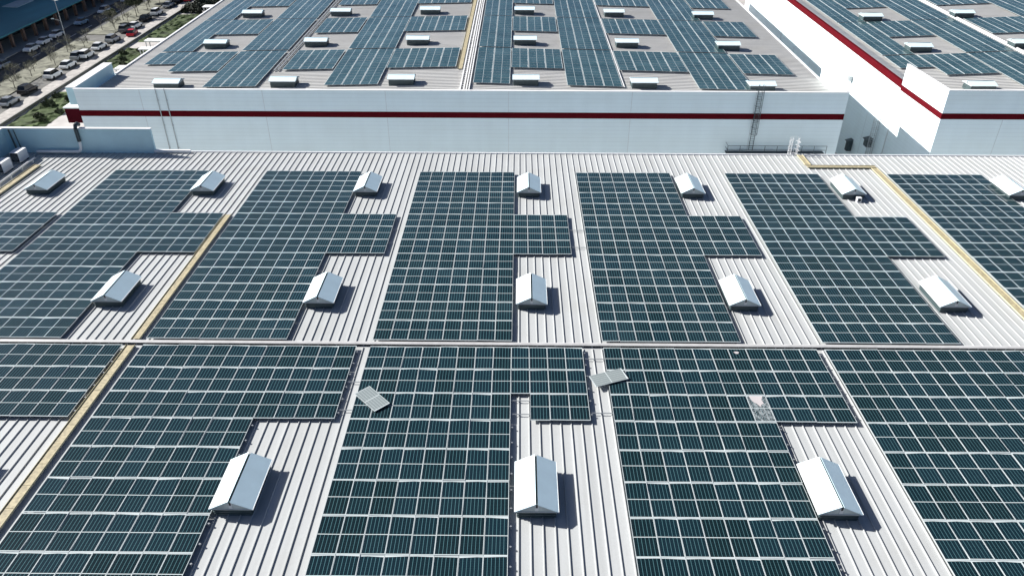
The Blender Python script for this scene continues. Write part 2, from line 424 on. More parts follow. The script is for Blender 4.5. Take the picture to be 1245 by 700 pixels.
# shattered module with a torn white patch
t = SPEC[('N', 2, 7)]
t['label'] = 'shattered grey solar panel with a torn white patch, beside the roof opening'
for ch in t.children:
    if ch.name.startswith('glass'):
        ch.data = ch.data.copy(); ch.data.materials[0] = MATS['cells_broken']; ch['label'] = 'shattered pale glass'
m = MB(); m.face([(-.42, 1.08, .004), (-.34, .62, .004), (-.12, .38, .004), (.02, .10, .004), (.12, .30, .004), (.30, .42, .004), (.24, .74, .004), (.40, 1.09, .004)][::-1])
m.idx([(-.42, 1.08, .004), (-.34, .62, .004), (-.12, .38, .004), (.02, .10, .004), (.12, .30, .004), (.30, .42, .004), (.24, .74, .004), (.40, 1.09, .004)], [(0, 1, 2, 3, 4, 5, 6, 7)])
m.v = m.v[8:]; m.f = [tuple(range(8))]; m.mi = [0]; m.uv = [None]; m.tone = [.5]
m.build('torn_patch', 'torn_sheet', t)
t = SPEC[('N', 0, 7)]
m = MB(); m.idx([(-.10 + .16 * math.cos(a) * (1 + .3 * math.sin(3 * a)), .72 + .13 * math.sin(a), .004) for a in [k * math.pi / 6 for k in range(12)]], [tuple(range(12))])
m.build('white_splash', 'torn_sheet', t); t['label'] = 'dark solar panel with a small white splash, touching the ridge in the shattered-panel array'

for key, x0, pw, nc in FAR:
    for n in range(12):
        if key == 'A' and n < 4: continue
        for c in range(nc if 4 <= n < 7 else 8):
            mass.append((x0 + (c + .5) * pw, FY0 + (12 - n - .5) * FP, 0.0, pw - GAPX, FP - GAPY, False))
# two loose modules lying askew on top
def loose(label, cx, cy, cz, rz, tilt):
    t = thing('solar_panel', label, 'solar panel', (cx, cy, cz), 0, 'loose solar panels')
    fr, gl = module_parts(1.06, 2.2); fr.build('frame', 'aluminium', t); gl.build('glass', 'cells_pale', t)
    t.rotation_euler = (tilt[0], tilt[1], rz)
    return t
loose('loose pale solar panel lying diagonally on the centre array near its left edge', -8.6, 34.45, .085, math.atan2(-1.65, 1.51) - math.pi / 2, (R(1.2), R(1.2), 0))
loose('loose pale solar panel lying across the gap between two arrays near the ridge', 5.70, 36.58, .11, math.atan2(.76, 2.1) - math.pi / 2, (R(1.5), R(1.5), 0))

# ------------------------------------------------------------------ far warehouses (everything there climbs with SY)
Z0 = 0.75
def zmid(x, y): return Z0 - 0.022 * abs(x + 6) + SY * (y - 91)
def zright(x, y): return -0.14 + 0.04 * (x - 53) + SY * (y - 91)
def blocks(k):      # y range of panel block k: start, rows
    if k == 0: return 94.70, 14
    return 111.2 + (k - 1) * 18.6, 16
RP = 1.144
def add_group(x0, n, p, kind, zf, dy=0.0, kmax=4):
    for k in range(kmax):
        ys, rows = blocks(k); top = ys + rows * RP
        nr = rows if kind == 'full' else 8
        if kind == 'late': nr = 5 if k == 0 else rows
        for r in range(nr):
            cy = top - (r + .5) * RP + dy
            for c in range(n):
                cx = x0 + (c + .5) * p
                mass.append((cx, cy, zf(cx, cy) + .28, p - .045, RP - .006, zf))
for x0, n, p, kind in ((-52.35, 2, 2.32, 'late'), (-47.65, 3, 2.31, 'ext'), (-40.5, 3, 2.31, 'full'), (-32.0, 3, 2.30, 'ext'), (-24.85, 3, 2.31, 'full'),
                       (-17.85, 4, 2.36, 'ext'), (-5.80, 2, 2.37, 'full'), (-.98, 3, 2.34, 'ext'), (6.20, 3, 2.37, 'full'), (13.60, 4, 2.34, 'ext'),
                       (23.02, 3, 2.41, 'full'), (30.40, 3, 2.28, 'ext')):
    add_group(x0, n, p, kind, zmid)
for x0, n, p, kind in ((52.75, 2, 2.32, 'late'), (57.5, 3, 2.32, 'ext'), (64.65, 3, 2.32, 'full'), (73.2, 4, 2.32, 'ext'), (82.6, 3, 2.32, 'full')):
    add_group(x0, n, p, kind, zright, -.4)
# all modules that are too many to be things: one mass
m = MB(); b = .03
for cx, cy, cz, wd, ln, land in mass:
    zf = (lambda x, y: land(x, y) + .28) if land else (lambda x, y: 0.0)
    e = rnd.gauss(0, .006); e2 = rnd.gauss(0, .006); jx = rnd.uniform(-.005, .005); jy = rnd.uniform(-.01, .01); cx += jx; cy += jy
    x0, x1, y0, y1 = cx - wd / 2, cx + wd / 2, cy - ln / 2, cy + ln / 2
    def P(x, y, dz): return (x, y, zf(x, y) + dz + e * (x - cx) + e2 * (y - cy))
    q = [(x0, y0), (x1, y0), (x1, y1), (x0, y1)]
    m.hexa([P(x, y, -.035) for x, y in q] + [P(x, y, 0) for x, y in q], 0)
    tn = rnd.random(); a, a2 = (.036, .009) if land else (.017, .030)
    q = [(x0 + a, y0 + a2), (x1 - a, y0 + a2), (x1 - a, y1 - a2), (x0 + a, y1 - a2)]
    uvs = [(0, 0), (1, 0), (1, 1), (0, 1)] if not land else [(0, 0), (0, 1), (1, 1), (1, 0)]
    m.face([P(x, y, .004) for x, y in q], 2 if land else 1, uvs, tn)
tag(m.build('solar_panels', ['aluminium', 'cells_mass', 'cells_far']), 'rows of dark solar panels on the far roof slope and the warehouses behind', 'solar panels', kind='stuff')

# mounting rails that show in the gaps between arrays
def rail(x0, x1, y, label):
    m = MB(); cx = (x0 + x1) / 2
    m.box(-(x1 - x0) / 2, (x1 - x0) / 2, -.02, .02, 0, .05)
    for k in range(int((x1 - x0) / .605)):
        m.box(-(x1 - x0) / 2 + k * .605, -(x1 - x0) / 2 + k * .605 + .05, -.03, .03, -.045, 0)
    o = m.build('mounting_rail', 'rail'); o.location = (cx, y, ZR + .12); tag(o, label, 'rail', 'mounting rails in the gaps between arrays')
for x0, x1, y, lab in ((-.45, .95, 34.55, 'upper aluminium rail bridging the notch in the centre array'), (-.45, .95, 33.35, 'lower aluminium rail bridging the notch in the centre array'),
                       (4.35, 5.7, 38.7, 'thin rail crossing the gap right of the centre array, just below the ridge'), (4.35, 5.7, 33.5, 'thin rail crossing the gap right of the centre array, below the loose panel'),
                       (4.4, 5.75, 56.6, 'thin rail crossing the gap between far arrays, farther one'), (4.4, 5.75, 53.6, 'thin rail crossing the gap between far arrays, nearer one'),
                       (-10.6, -9.6, 36.2, 'thin rail crossing the white strip left of the centre array, upper one'), (-10.6, -9.6, 33.6, 'thin rail crossing the white strip left of the centre array, lower one')):
    rail(x0, x1, y, lab)

for key, x0, pw, nc, phrase, fr_ in NEAR[:4]:
    for r in range(8):
        if key == 'LL' and r > 2: continue
        xr = x0 + pw * (nc if r < 3 else 8)
        for h in (0, 1):
            y = NY0 - (r + (.24, .76)[h]) * 2.3557
            m = MB(); m.box(-2.4, .17, -.022, .022, 0, .05); m.box(.09, .13, -.05, .05, -.09, .055)
            o = m.build('mounting_rail', 'rail'); o.location = (xr, y, -.095)
            tag(o, '%s rail end under the %s row below ridge, right edge of %s' % (('upper', 'lower')[h], ORD[r], phrase), 'rail', 'mounting rails ending at the right edges of the near arrays')

# ------------------------------------------------------------------ skylights
def make_skylight(label, h=.54, hr=1.07):
    t = thing('skylight', label, 'skylight', (0, 0, 0), 0, 'ridge skylights on the roofs')
    W, L = 1.04, 1.66     # half width, half length, eave, ridge heights
    m = MB(); m.box(-W + .09, W - .09, -L + .09, L - .09, -.05, h - .03)
    for k in range(3): m.box(-W + .05, W - .05, -L + .05, L - .05, .1 + k * .13, .15 + k * .13)
    m.build('curb', 'skylight_curb', t)
    m = MB(); m.box(-W - .02, W + .02, -L - .02, L + .02, h - .03, h); m.build('eave_frame', 'seam', t)
    for s in (-1, 1):
        m = MB(); a = .055; e = W + .05; th = .05; zz = hr if s < 0 else hr - .03
        if s < 0: p = [(-e, -L - .05, h), (-a, -L - .05, zz), (-a, L + .05, zz), (-e, L + .05, h)]
        else: p = [(a, -L - .05, zz), (e, -L - .05, h), (e, L + .05, h), (a, L + .05, zz)]
        m.hexa([(x, y, z) for x, y, z in p] + [(x, y, z + th) for x, y, z in p]); m.build('flap', 'skylight_white_shade_tint', t)
        m = MB(); m.box(min(s * e, s * (e + .025)), max(s * e, s * (e + .025)), -L - .05, L + .05, h - .01, h + .055); m.build('flap_edge', 'trim_white', t)
    for s in (-1, 1):
        m = MB(); y = s * (L - .01); y2 = s * (L - .06)
        p = [(-W + .03, y, h + .002), (W - .03, y, h + .002), (.0, y, hr - .02)]; q = [(x, y2, z) for x, _, z in p]
        m.idx(p + q, [(0, 1, 2), (5, 4, 3), (0, 3, 4, 1), (1, 4, 5, 2), (2, 5, 3, 0)])
        m.build('gable', 'skylight_gable', t)
    m = MB(); m.box(-.09, .09, -L - .012, -L + .005, h + .06, hr - .1); m.build('vent_actuator', 'seam', t)
    m = MB(); m.box(-.052, .052, -L - .02, L + .02, hr - .25, hr - .03); m.build('ridge_slot', 'dark_gap', t)
    return t
skp = make_skylight('white gabled skylight in the roof opening right of the centre array, front row')
skp.location = (1.04, 25.7 + 1.68, ZR)
SL = [(-15.15, 25.7, 'white gabled skylight between the tan walkway array and the centre array, front row'),
      (14.99, 25.7, 'white gabled skylight in the roof opening below the shattered panel'),
      (-30.2, 25.7, 'white skylight at the left edge, mostly out of view, its shadow on the roof'),
      (-30.2, 44.5, 'white skylight just behind the roof ridge, leftmost, beside the tan walkway'),
      (-15.12, 44.5, 'white skylight just behind the roof ridge, second from left'),
      (0.0, 44.5, 'white skylight just behind the roof ridge, in the middle of its row'),
      (15.07, 44.5, 'white skylight just behind the roof ridge, fourth from left'),
      (29.88, 44.5, 'white skylight just behind the roof ridge, rightmost, beside the tan walkway'),
      (-45.6, 63.3, 'white skylight on bare ribbed roof near the air conditioner units'),
      (-30.2, 63.3, 'white skylight in the back row of the near roof, second from left'),
      (-15.1, 63.3, 'white skylight in the back row of the near roof, third from left'),
      (0.0, 63.3, 'white skylight in the back row of the near roof, in its middle'),
      (15.1, 63.3, 'white skylight in the back row of the near roof, third from right'),
      (29.85, 63.3, 'open skylight in the back row of the near roof, next to the tan walkway'),
      (45.1, 63.3, 'white skylight in the back row of the near roof, at the right edge')]
for x, y, lab in SL: dup(skp, (x + 1.04, y + 1.68, ZR), 0, lab)
rown = ['front row', 'second row', 'third row', 'fourth row']
skf = make_skylight('white gabled skylight on the middle warehouse, front row, first from left', .78, 1.12)
sk_used = False
for j, cy in enumerate((95.75, 114.2, 132.6, 151.2)):
    for i, cx in enumerate((-45.1, -30.1, -14.95, .95, 16.05, 31.1)):
        lab = 'white gabled skylight on the middle warehouse, %s, %s from left' % (rown[j], ORD[i]); at = (cx, cy, zmid(cx, cy))
        if sk_used: dup(skf, at, R(-90), lab)
        else: skf.location = at; skf.rotation_euler = (0, 0, R(-90)); sk_used = True
for j, cy in enumerate((95.6, 113.2, 131.2, 150)):
    for i, cx in enumerate((58.9, 73.9, 89)):
        dup(skf, (cx, cy, zright(cx, cy)), R(-90), 'white gabled skylight on the right warehouse, %s, %s from left' % (rown[j], ORD[i]))

# ------------------------------------------------------------------ middle warehouse
mb = thing('warehouse', 'middle warehouse with a white front wall, dark red stripe and panels on its roof', 'warehouse', (0, 91, zg(91)))
def tilt(x, y): return SY * (y - 91)
class WB(MB):
    ox, oy, oz = 0, 91, G0
    def build(s, name, mats, parent=None, smooth=False):
        s.v = [(x - s.ox, y - s.oy, z - s.oz) for x, y, z in s.v]
        return MB.build(s, name, mats, parent, smooth)
YB = 178.0
MX0, MX1 = -54.9, 40.55
def ribbed(xs, y0, y1, zf, pitch=.605):
    m = WB()
    for a, b in zip(xs, xs[1:]):
        m.face([(a, y0, zf(a, y0)), (b, y0, zf(b, y0)), (b, y1, zf(b, y1)), (a, y1, zf(a, y1))])
        y = y0 + .3
        while y < y1:
            q = [(a, y - .04), (b, y - .04), (b, y + .04), (a, y + .04)]; q2 = [(a, y - .022), (b, y - .022), (b, y + .022), (a, y + .022)]
            m.hexa([(X, Y, zf(X, Y) - .01) for X, Y in q] + [(X, Y, zf(X, Y) + .07) for X, Y in q2]); y += pitch
    return m
ribbed([MX0 + .3, -6.0, MX1 - .3], 91.25, YB, zmid).build('roof', 'roof_far', mb)
m = WB(); m.box(MX0, MX1, 91.0, 91.25, -19, 1.15); m.build('front_wall', 'wall_white_shade_tint', mb)
m = WB(); m.box(MX0 - .05, MX1 + .05, 90.94, 91.31, 1.153, 1.23); m.build('coping', 'trim_white', mb)
m = WB(); m.box(MX0 - .003, MX1 + .003, 90.985, 90.997, -2.25, -1.5); m.build('stripe', 'stripe_red', mb)
m = WB()
for k in range(-7, 6):
    x = k * 7.6 - 1.2
    if k % 2 == 0: m.box(x - .02, x + .02, 90.975, 90.997, -19, -2.253); m.box(x - .02, x + .02, 90.975, 90.997, -1.497, 1.15)
m.build('wall_seam', 'seam', mb)
# side walls, returns of the parapet, eave trims
m = WB(); m.box(MX1 - .25, MX1, 91.253, YB, -21, zmid(MX1, 91) + .0, zf=tilt); m.build('side_wall', 'wall_white_shade_tint', mb)
m = WB(); m.box(MX0, MX0 + .25, 91.253, YB, -21, zmid(MX0, 91), zf=tilt); m.build('side_wall', 'wall_white_shade_tint', mb)
m = WB(); m.box(MX1 - .24, MX1 + .06, 100.45, YB, zmid(MX1, 91) + .003, zmid(MX1, 91) + .07, zf=tilt); m.build('eave_trim', 'trim_white', mb)
m = WB(); m.box(MX0 - .06, MX0 + .24, 101.6, YB, zmid(MX0, 91) + .003, zmid(MX0, 91) + .16, zf=tilt)
m.build('eave_trim', 'trim_white', mb)
m = WB(); m.box(MX1 - .26, MX1 - .003, 91.315, 100.4, zmid(MX1, 91) + .004, 1.2, zf=tilt); m.build('parapet', 'wall_white_shade_tint', mb)
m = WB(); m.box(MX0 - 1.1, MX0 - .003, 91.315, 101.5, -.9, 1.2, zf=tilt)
m.build('parapet', 'parapet_shade_teal', mb)
m = WB(); m.box(MX0 - 1.15, MX0 + .06, 91.32, 101.55, 1.203, 1.28, zf=tilt); m.build('coping', 'trim_white', mb)
m = WB(); m.box(MX1 - .3, MX1 + .05, 91.32, 100.45, 1.203, 1.28, zf=tilt); m.build('coping', 'trim_white', mb)
m = WB(); m.box(MX0 - 2.6, MX0 - .02, 92.2, 101, -3.6, -1.7, zf=tilt); m.build('entrance_canopy', 'canopy_red', mb)
m = WB(); m.box(MX0 - 2.7, MX0 - .02, 92.1, 101.1, -1.697, -1.55, zf=tilt); m.build('canopy_top', 'fabric_white', mb)
m = WB()
for x in (-44.7, -43.6): m.tube((x, 90.88, -18), (x, 90.88, 1.3), .055, n=8)
m.build('downpipe', 'steel_light', mb)
m = WB()
for z in (-.2, -3.4, -6.4):
    for x in (-44.7, -43.6): m.box(x - .1, x + .1, 90.9, 90.99, z, z + .06)
m.build('pipe_bracket', 'steel_light', mb)
m = WB(); m.box(-28.2, -26.9, 90.955, 90.99, -16, -13.3); m.build('door', 'seam', mb)

# cable trays / walkways on the roofs
def tray(name, label, x0, x1, y0, y1, zf, mat, dz=.12, split=None):
    m = MB()
    cx, cy = (x0 + x1) / 2, (y0 + y1) / 2; cz = zf(cx, cy)
    def zz(x, y): return zf(x + cx, y + cy) - cz
    a, b, c, d = x0 - cx, x1 - cx, y0 - cy, y1 - cy
    if split:
        m.box(a, a + split, c, d, dz, dz + .14, zf=zz); m.box(b - split, b, c, d, dz, dz + .14, zf=zz)
        k = c
        while k < d: m.box(a + split, b - split, k, k + .08, dz, dz + .03, zf=zz); k += .9
    else:
        long_y = (d - c) > (b - a); L = (d - c) if long_y else (b - a); n = max(1, int(L / 1.5)); st = L / n
        for i in range(n):
            g0 = i * st + .012; g1 = (i + 1) * st - .012
            if long_y: m.box(a, b, c + g0, c + g1, dz, dz + .035, zf=zz)
            else: m.box(a + g0, a + g1, c, d, dz, dz + .035, zf=zz)
    o = m.build('deck', mat)
    root = thing(name, label, 'walkway' if name == 'roof_walkway' else 'cable tray', (cx, cy, cz)); o.parent = root
    f = MB()
    long_y = (d - c) > (b - a); L = (d - c) if long_y else (b - a)
    if long_y:
        for x in (a + .02, b - .06): f.box(x, x + .04, c, d, dz - .03, dz - .002, zf=zz)
    else:
        for y in (c + .02, d - .06): f.box(a, b, y, y + .04, dz - .03, dz - .002, zf=zz)
    k = 0.3
    while k < L:
        if long_y:
            for x in (a + .02, b - .06): f.box(x, x + .04, c + k, c + k + .05, 0, dz - .031, zf=zz)
        else:
            for y in (c + .02, d - .06): f.box(a + k, a + k + .05, y, y + .04, 0, dz - .031, zf=zz)
        k += 1.5
    f.build('support_frame', 'steel_dark', root)
    if name == 'roof_walkway':
        for s_ in (0, 1):
            e = MB()
            if long_y: xe = a - .022 if s_ == 0 else b + .002; e.box(xe, xe + .02, c, d, dz - .02, dz + .09, zf=zz)
            else: ye = c - .022 if s_ == 0 else d + .002; e.box(a, b, ye, ye + .02, dz - .02, dz + .09, zf=zz)
            e.build('edge_rail', 'rail_yellow', root)
    return root
flat = lambda x, y: ZR
tray('roof_walkway', 'long tan grating walkway running up the left side between two arrays', -25.74, -25.2, 6, 39.85, flat, 'grating')
tray('roof_walkway', 'tan grating walkway behind the ridge on the left between two arrays', -25.72, -25.2, 40.55, 59.2, flat, 'grating')
tray('roof_walkway', 'long yellowish grating walkway on the right running to the far roof edge', 35.38, 35.9, 40.55, 70.45, flat, 'grating')
tray('roof_walkway', 'short crosswise yellowish walkway near the far edge above the open skylight', 29.05, 35.97, 70.52, 71.04, flat, 'grating')
tray('roof_walkway', 'stub of yellowish walkway leading to the caged ladder at the roof edge', 29.03, 29.55, 71.2, 73.9, flat, 'grating')
tray('roof_walkway', 'tan grating walkway in shadow beside the air conditioner units', -48.55, -47.95, 55.0, 70.2, flat, 'grating')
tray('cable_tray', 'dark double cable tray between arrays on the left of the middle warehouse roof', -33.15, -32.5, 101.5, YB, zmid, 'steel_light', .1, .12)
tray('roof_walkway', 'tan walkway strip left of the ridge trays on the middle warehouse roof', -8.15, -7.6, 101, YB, zmid, 'grating')
tray('cable_tray', 'white cable tray along the middle warehouse ridge, left one of the pair', -7.35, -6.75, 91.6, YB, zmid, 'trim_white', .1, .14)
tray('cable_tray', 'white cable tray along the middle warehouse ridge, right one of the pair', -6.55, -6.1, 91.6, YB, zmid, 'trim_white', .1, .12)
tray('cable_tray', 'white double cable tray on the right warehouse roof between arrays', 72.1, 72.75, 100, YB, zright, 'trim_white', .15, .14)
tray('cable_tray', 'thin white cable tray between arrays right of centre on the middle warehouse', 13.42, 13.55, 94.7, YB, zmid, 'trim_white', .18)

# ------------------------------------------------------------------ right warehouse
rb = thing('warehouse', 'right warehouse with a sunlit white side wall topped by a bright red band', 'warehouse', (51, 88.2, G0))
class RB(WB):
    ox, oy, oz = 51, 88.2, G0
WBK = (WB.ox, WB.oy)
SX0, SXE, FYR = 51.0, 110.0, 88.2
def ribbed_r(xs, y0, y1, zf):
    m = ribbed(xs, y0, y1, zf); r = RB(); r.v, r.f, r.mi, r.uv, r.tone = m.v, m.f, m.mi, m.uv, m.tone; return r
ribbed_r([SX0 + .3, 80, SXE], FYR + .26, YB, zright).build('roof', 'roof_far', rb)
def tr(x, y): return SY * (y - 91)
ET = zright(SX0, 91)
m = RB(); m.box(SX0, SX0 + .25, 99.5, YB, -21, ET - .8, zf=tr); m.build('side_wall', 'wall_white_shade_tint', rb)
m = RB(); m.box(SX0 - .05, SX0 + .28, 99.5, YB, ET - .797, ET + .02, zf=tr); m.build('red_band', 'stripe_red', rb)
m = RB(); m.box(SX0 - .1, SX0 + .33, 99.5, YB, ET + .023, ET + .10, zf=tr); m.build('eave_trim', 'stripe_red', rb)
m = RB(); m.box(SX0 + .33, SX0 + 1.6, 99.5, YB, ET + .03, ET + .06, zf=tr); m.build('gutter', 'steel_light', rb)
m = RB(); m.box(SX0 - .02, SX0 + .25, FYR, 99.49, -21, 2.35); m.build('side_wall', 'wall_white_shade_tint', rb)
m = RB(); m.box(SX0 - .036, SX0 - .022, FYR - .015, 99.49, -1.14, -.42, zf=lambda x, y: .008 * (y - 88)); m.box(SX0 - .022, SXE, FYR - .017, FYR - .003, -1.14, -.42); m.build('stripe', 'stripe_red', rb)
m = RB(); m.box(SX0 + .25, SXE, FYR, FYR + .25, -21, 2.35); m.build('front_wall', 'wall_white_shade_tint', rb)
m = RB(); m.box(SX0 - .06, SX0 + .3, FYR + .32, 99.52, 2.353, 2.42); m.build('coping', 'trim_white', rb)
m = RB(); m.box(SX0 - .06, SXE, FYR - .05, FYR + .31, 2.353, 2.42); m.build('coping', 'trim_white', rb)
m = RB(); m.tube((SX0 - .12, 99.6, -20), (SX0 - .12, 99.6, -1), .06, n=8)
for y in (124, 150): m.tube((SX0 - .12, y, -20), (SX0 - .12, y, ET - .9 + tr(0, y)), .05, n=8)
m.build('downpipe', 'seam', rb)
m = RB()
for x in (58.5, 66, 74): m.box(x - .02, x + .02, FYR - .02, FYR - .003, -21, -1.145)
for y in (107, 116, 133, 142, 160): m.box(SX0 - .018, SX0 - .003, y - .02, y + .02, -21, ET - .82 + tr(0, y))
m.build('wall_seam', 'seam', rb)
m = RB(); m.box(SX0 - .04, SX0 - .003, 116.5, 118.1, zg(117), zg(117) + 3.2); m.build('door', 'steel_dark', rb)
m = RB(); m.box(SX0 - .55, SX0 - .02, 114.5, 115.2, -4.3, -3.6); m.build('wall_box', 'steel_light', rb)

# alley fittings in the shade between the warehouses
def wall_vent(label, y, z, w_, h_):
    t = thing('wall_vent', label, 'vent', (50.98, y, z))
    m = MB(); m.box(-.7, 0, -w_, w_, 0, h_); m.build('housing', 'steel_dark', t)
    m = MB(); m.hexa([(-.95, -w_ - .08, h_ - .1), (0, -w_ - .08, h_ + .15), (0, w_ + .08, h_ + .15), (-.95, w_ + .08, h_ - .1), (-.95, -w_ - .08, h_ - .04), (0, -w_ - .08, h_ + .21), (0, w_ + .08, h_ + .21), (-.95, w_ + .08, h_ - .04)]); m.build('hood', 'steel_dark', t)
wall_vent('dark hooded vent low on the shaded right warehouse wall beside the ladder', 103.9, -10.6, .55, 1.1)
wall_vent('narrow dark hooded vent on the shaded alley wall, farther from the ladder', 109.6, -13.5, .4, 1.6)

# ------------------------------------------------------------------ caged ladders
def ladder(name, label, base, h, facing, cage0=2.2, rail_top=1.1, wid=.5, mat='steel_dark', cage_r=.42, dens=.9):
    # local frame: x along the wall, -y away from the wall
    t = thing(name, label, 'ladder', base, facing)
    for s in (-1, 1):
        m = MB(); m.tube((s * wid / 2, -.2, 0), (s * wid / 2, -.2, h + rail_top), .035, n=6)
        for k in range(int(h / 2.5)): m.tube((s * wid / 2, -.2, 1 + k * 2.5), (s * wid / 2, 0, 1 + k * 2.5), .02, n=4)
        m.build('rail', mat, t)
    m = MB(); z = .3
    while z < h: m.tube((-wid / 2, -.2, z), (wid / 2, -.2, z), .018, n=4); z += .3
    m.build('rung', mat, t)
    m = MB(); z = cage0; N = 8
    arc = [(cage_r * math.cos(math.pi * (i / N)) * 1.0, -.2 - .75 * math.sin(math.pi * (i / N))) for i in range(N + 1)]
    while z < h + rail_top:
        for a, b in zip(arc, arc[1:]): m.tube((a[0], a[1], z), (b[0], b[1], z), .022, n=4)
        z += dens
    for i in range(1, N, 1): m.tube((arc[i][0], arc[i][1], cage0), (arc[i][0], arc[i][1], h + rail_top), .018, n=4)
    m.build('cage', mat, t)
    return t
ladder('caged_ladder', 'tall caged steel ladder climbing the shaded front wall of the middle warehouse', (29.6, 90.97, -6.2), 7.3, 0)
ladder('caged_ladder', 'caged steel ladder on the side wall of the right warehouse at the alley', (50.95, 102.5, zg(102.5)), -3.6 - zg(102.5), R(-90), mat='steel_light')
ladder('caged_ladder', 'short pale safety cage rising over the far edge of the near roof', (28.75, 74.0, -3.0), 3.2, R(180), cage0=1.4, rail_top=1.35, wid=.6, mat='trim_white', cage_r=.55, dens=.45)
# gangway on the wall at the ladder's foot
t = thing('gangway', 'dark steel gangway with railing along the middle warehouse wall below the ladder', 'gangway', (32.6, 90.9, -6.35))
m = MB(); m.box(-6.2, 6.2, -1.15, 0, -.08, 0); m.build('deck', 'steel_dark', t)
m = MB()
for z in (.55, 1.1): m.tube((-6.2, -1.12, z), (6.2, -1.12, z), .03, n=5)
for k in range(9): m.tube((-6.2 + k * 1.55, -1.12, 0), (-6.2 + k * 1.55, -1.12, 1.1), .03, n=5)
for z in (.55, 1.1): m.tube((-6.2, -1.12, z), (-6.2, 0, z), .03, n=5)
m.build('railing', 'steel_dark', t)
m = MB()
for k in range(6): m.hexa([(-6 + k * 2.38, -1.0, -.09), (-5.9 + k * 2.38, -1.0, -.09), (-5.9 + k * 2.38, 0, -1.0), (-6 + k * 2.38, 0, -1.0), (-6 + k * 2.38, -.9, -.085), (-5.9 + k * 2.38, -.9, -.085), (-5.9 + k * 2.38, .0, -.9), (-6 + k * 2.38, .0, -.9)])
m.build('bracket', 'steel_dark', t)

# ------------------------------------------------------------------ roof plant at the far left corner
def ac_unit(label, loc):
    t = thing('air_conditioner', label, 'air conditioner', loc, 0, 'air conditioner units on the near roof')
    m = MB(); m.box(-.42, .42, -.78, .78, .12, 1.15); m.build('casing', 'unit_white', t)
    m = MB(); m.box(-.38, .38, -.795, -.782, .18, 1.1); m.build('grille', 'unit_grille', t)
    m = MB()
    for r in (.30, .2, .1):
        N = 16
        for i in range(N):
            a, b = 2 * math.pi * i / N, 2 * math.pi * (i + 1) / N
            m.tube((r * math.cos(a), -.80, .64 + r * math.sin(a)), (r * math.cos(b), -.80, .64 + r * math.sin(b)), .012, n=4)
    m.build('fan_guard', 'steel_light', t)
    for y in (-.6, .6):
        m = MB(); m.box(-.45, .45, y - .06, y + .06, 0, .118); m.build('foot', 'steel_dark', t)
    return t
a = ac_unit('white air conditioner unit on the roof by the corner parapet, farther of the two', (-50.72, 71.5, ZR))
dup(a, (-50.75, 68.75, ZR), 0, 'white air conditioner unit by the left parapet, nearer of the two')
m = MB(); pth = [(-50.0, 73.35, ZR + .3), (-45.75, 73.35, ZR + .3), (-45.45, 73.38, ZR + .42), (-45.35, 73.45, ZR + .75), (-45.35, 73.5, 1.1)]
for p, q in zip(pth, pth[1:]): m.tube(p, q, .15, n=10)
t = thing('ventilation_duct', 'white duct along the corner parapet with a dark riser bent over its top', 'duct', (0, 0, 0))
m.build('pipe', 'trim_white', t)
m = MB(); pth = [(-45.35, 73.5, 1.1), (-45.38, 73.52, 2.45), (-45.4, 73.7, 2.75), (-45.4, 74.1, 2.8), (-45.4, 74.35, 2.6)]
for p, q in zip(pth, pth[1:]): m.tube(p, q, .19, n=10)
m.build('riser', 'steel_dark', t)
m = MB(); m.tube((-49.25, 71.5, ZR + .36), (-48.75, 52, ZR + .36), .09, n=8)
for k in range(10): m.box(-49.25 + k * .05 - .1, -49.25 + k * .05 + .1, 71 - k * 2 - .05, 71 - k * 2 + .05, ZR, ZR + .3)
tag(m.build('conduit', 'trim_white'), 'straight white conduit on the roof beside the air conditioner units', 'conduit')
m = MB(); m.tube((-52.2, 73.6, ZR), (-52.4, 73.6, 2.3), .08); m.tube((-51.7, 73.6, ZR), (-51.9, 73.6, 2.3), .05)
tag(m.build('refrigerant_pipes', 'steel_dark'), 'dark pair of pipes climbing the corner parapet behind the air conditioners', 'pipes')
# small fan box by the open skylight
t = thing('vent_fan', 'small white vent fan standing at the front of the open skylight', 'vent fan', (31.2, 62.9, ZR))
m = MB(); m.box(-.2, .2, -.2, .2, 0, .45); m.build('body', 'unit_white', t)
m = MB(); m.tube((0, -.22, .25), (0, -.2, .25), .14, n=14); m.build('fan_face', 'unit_grille', t)

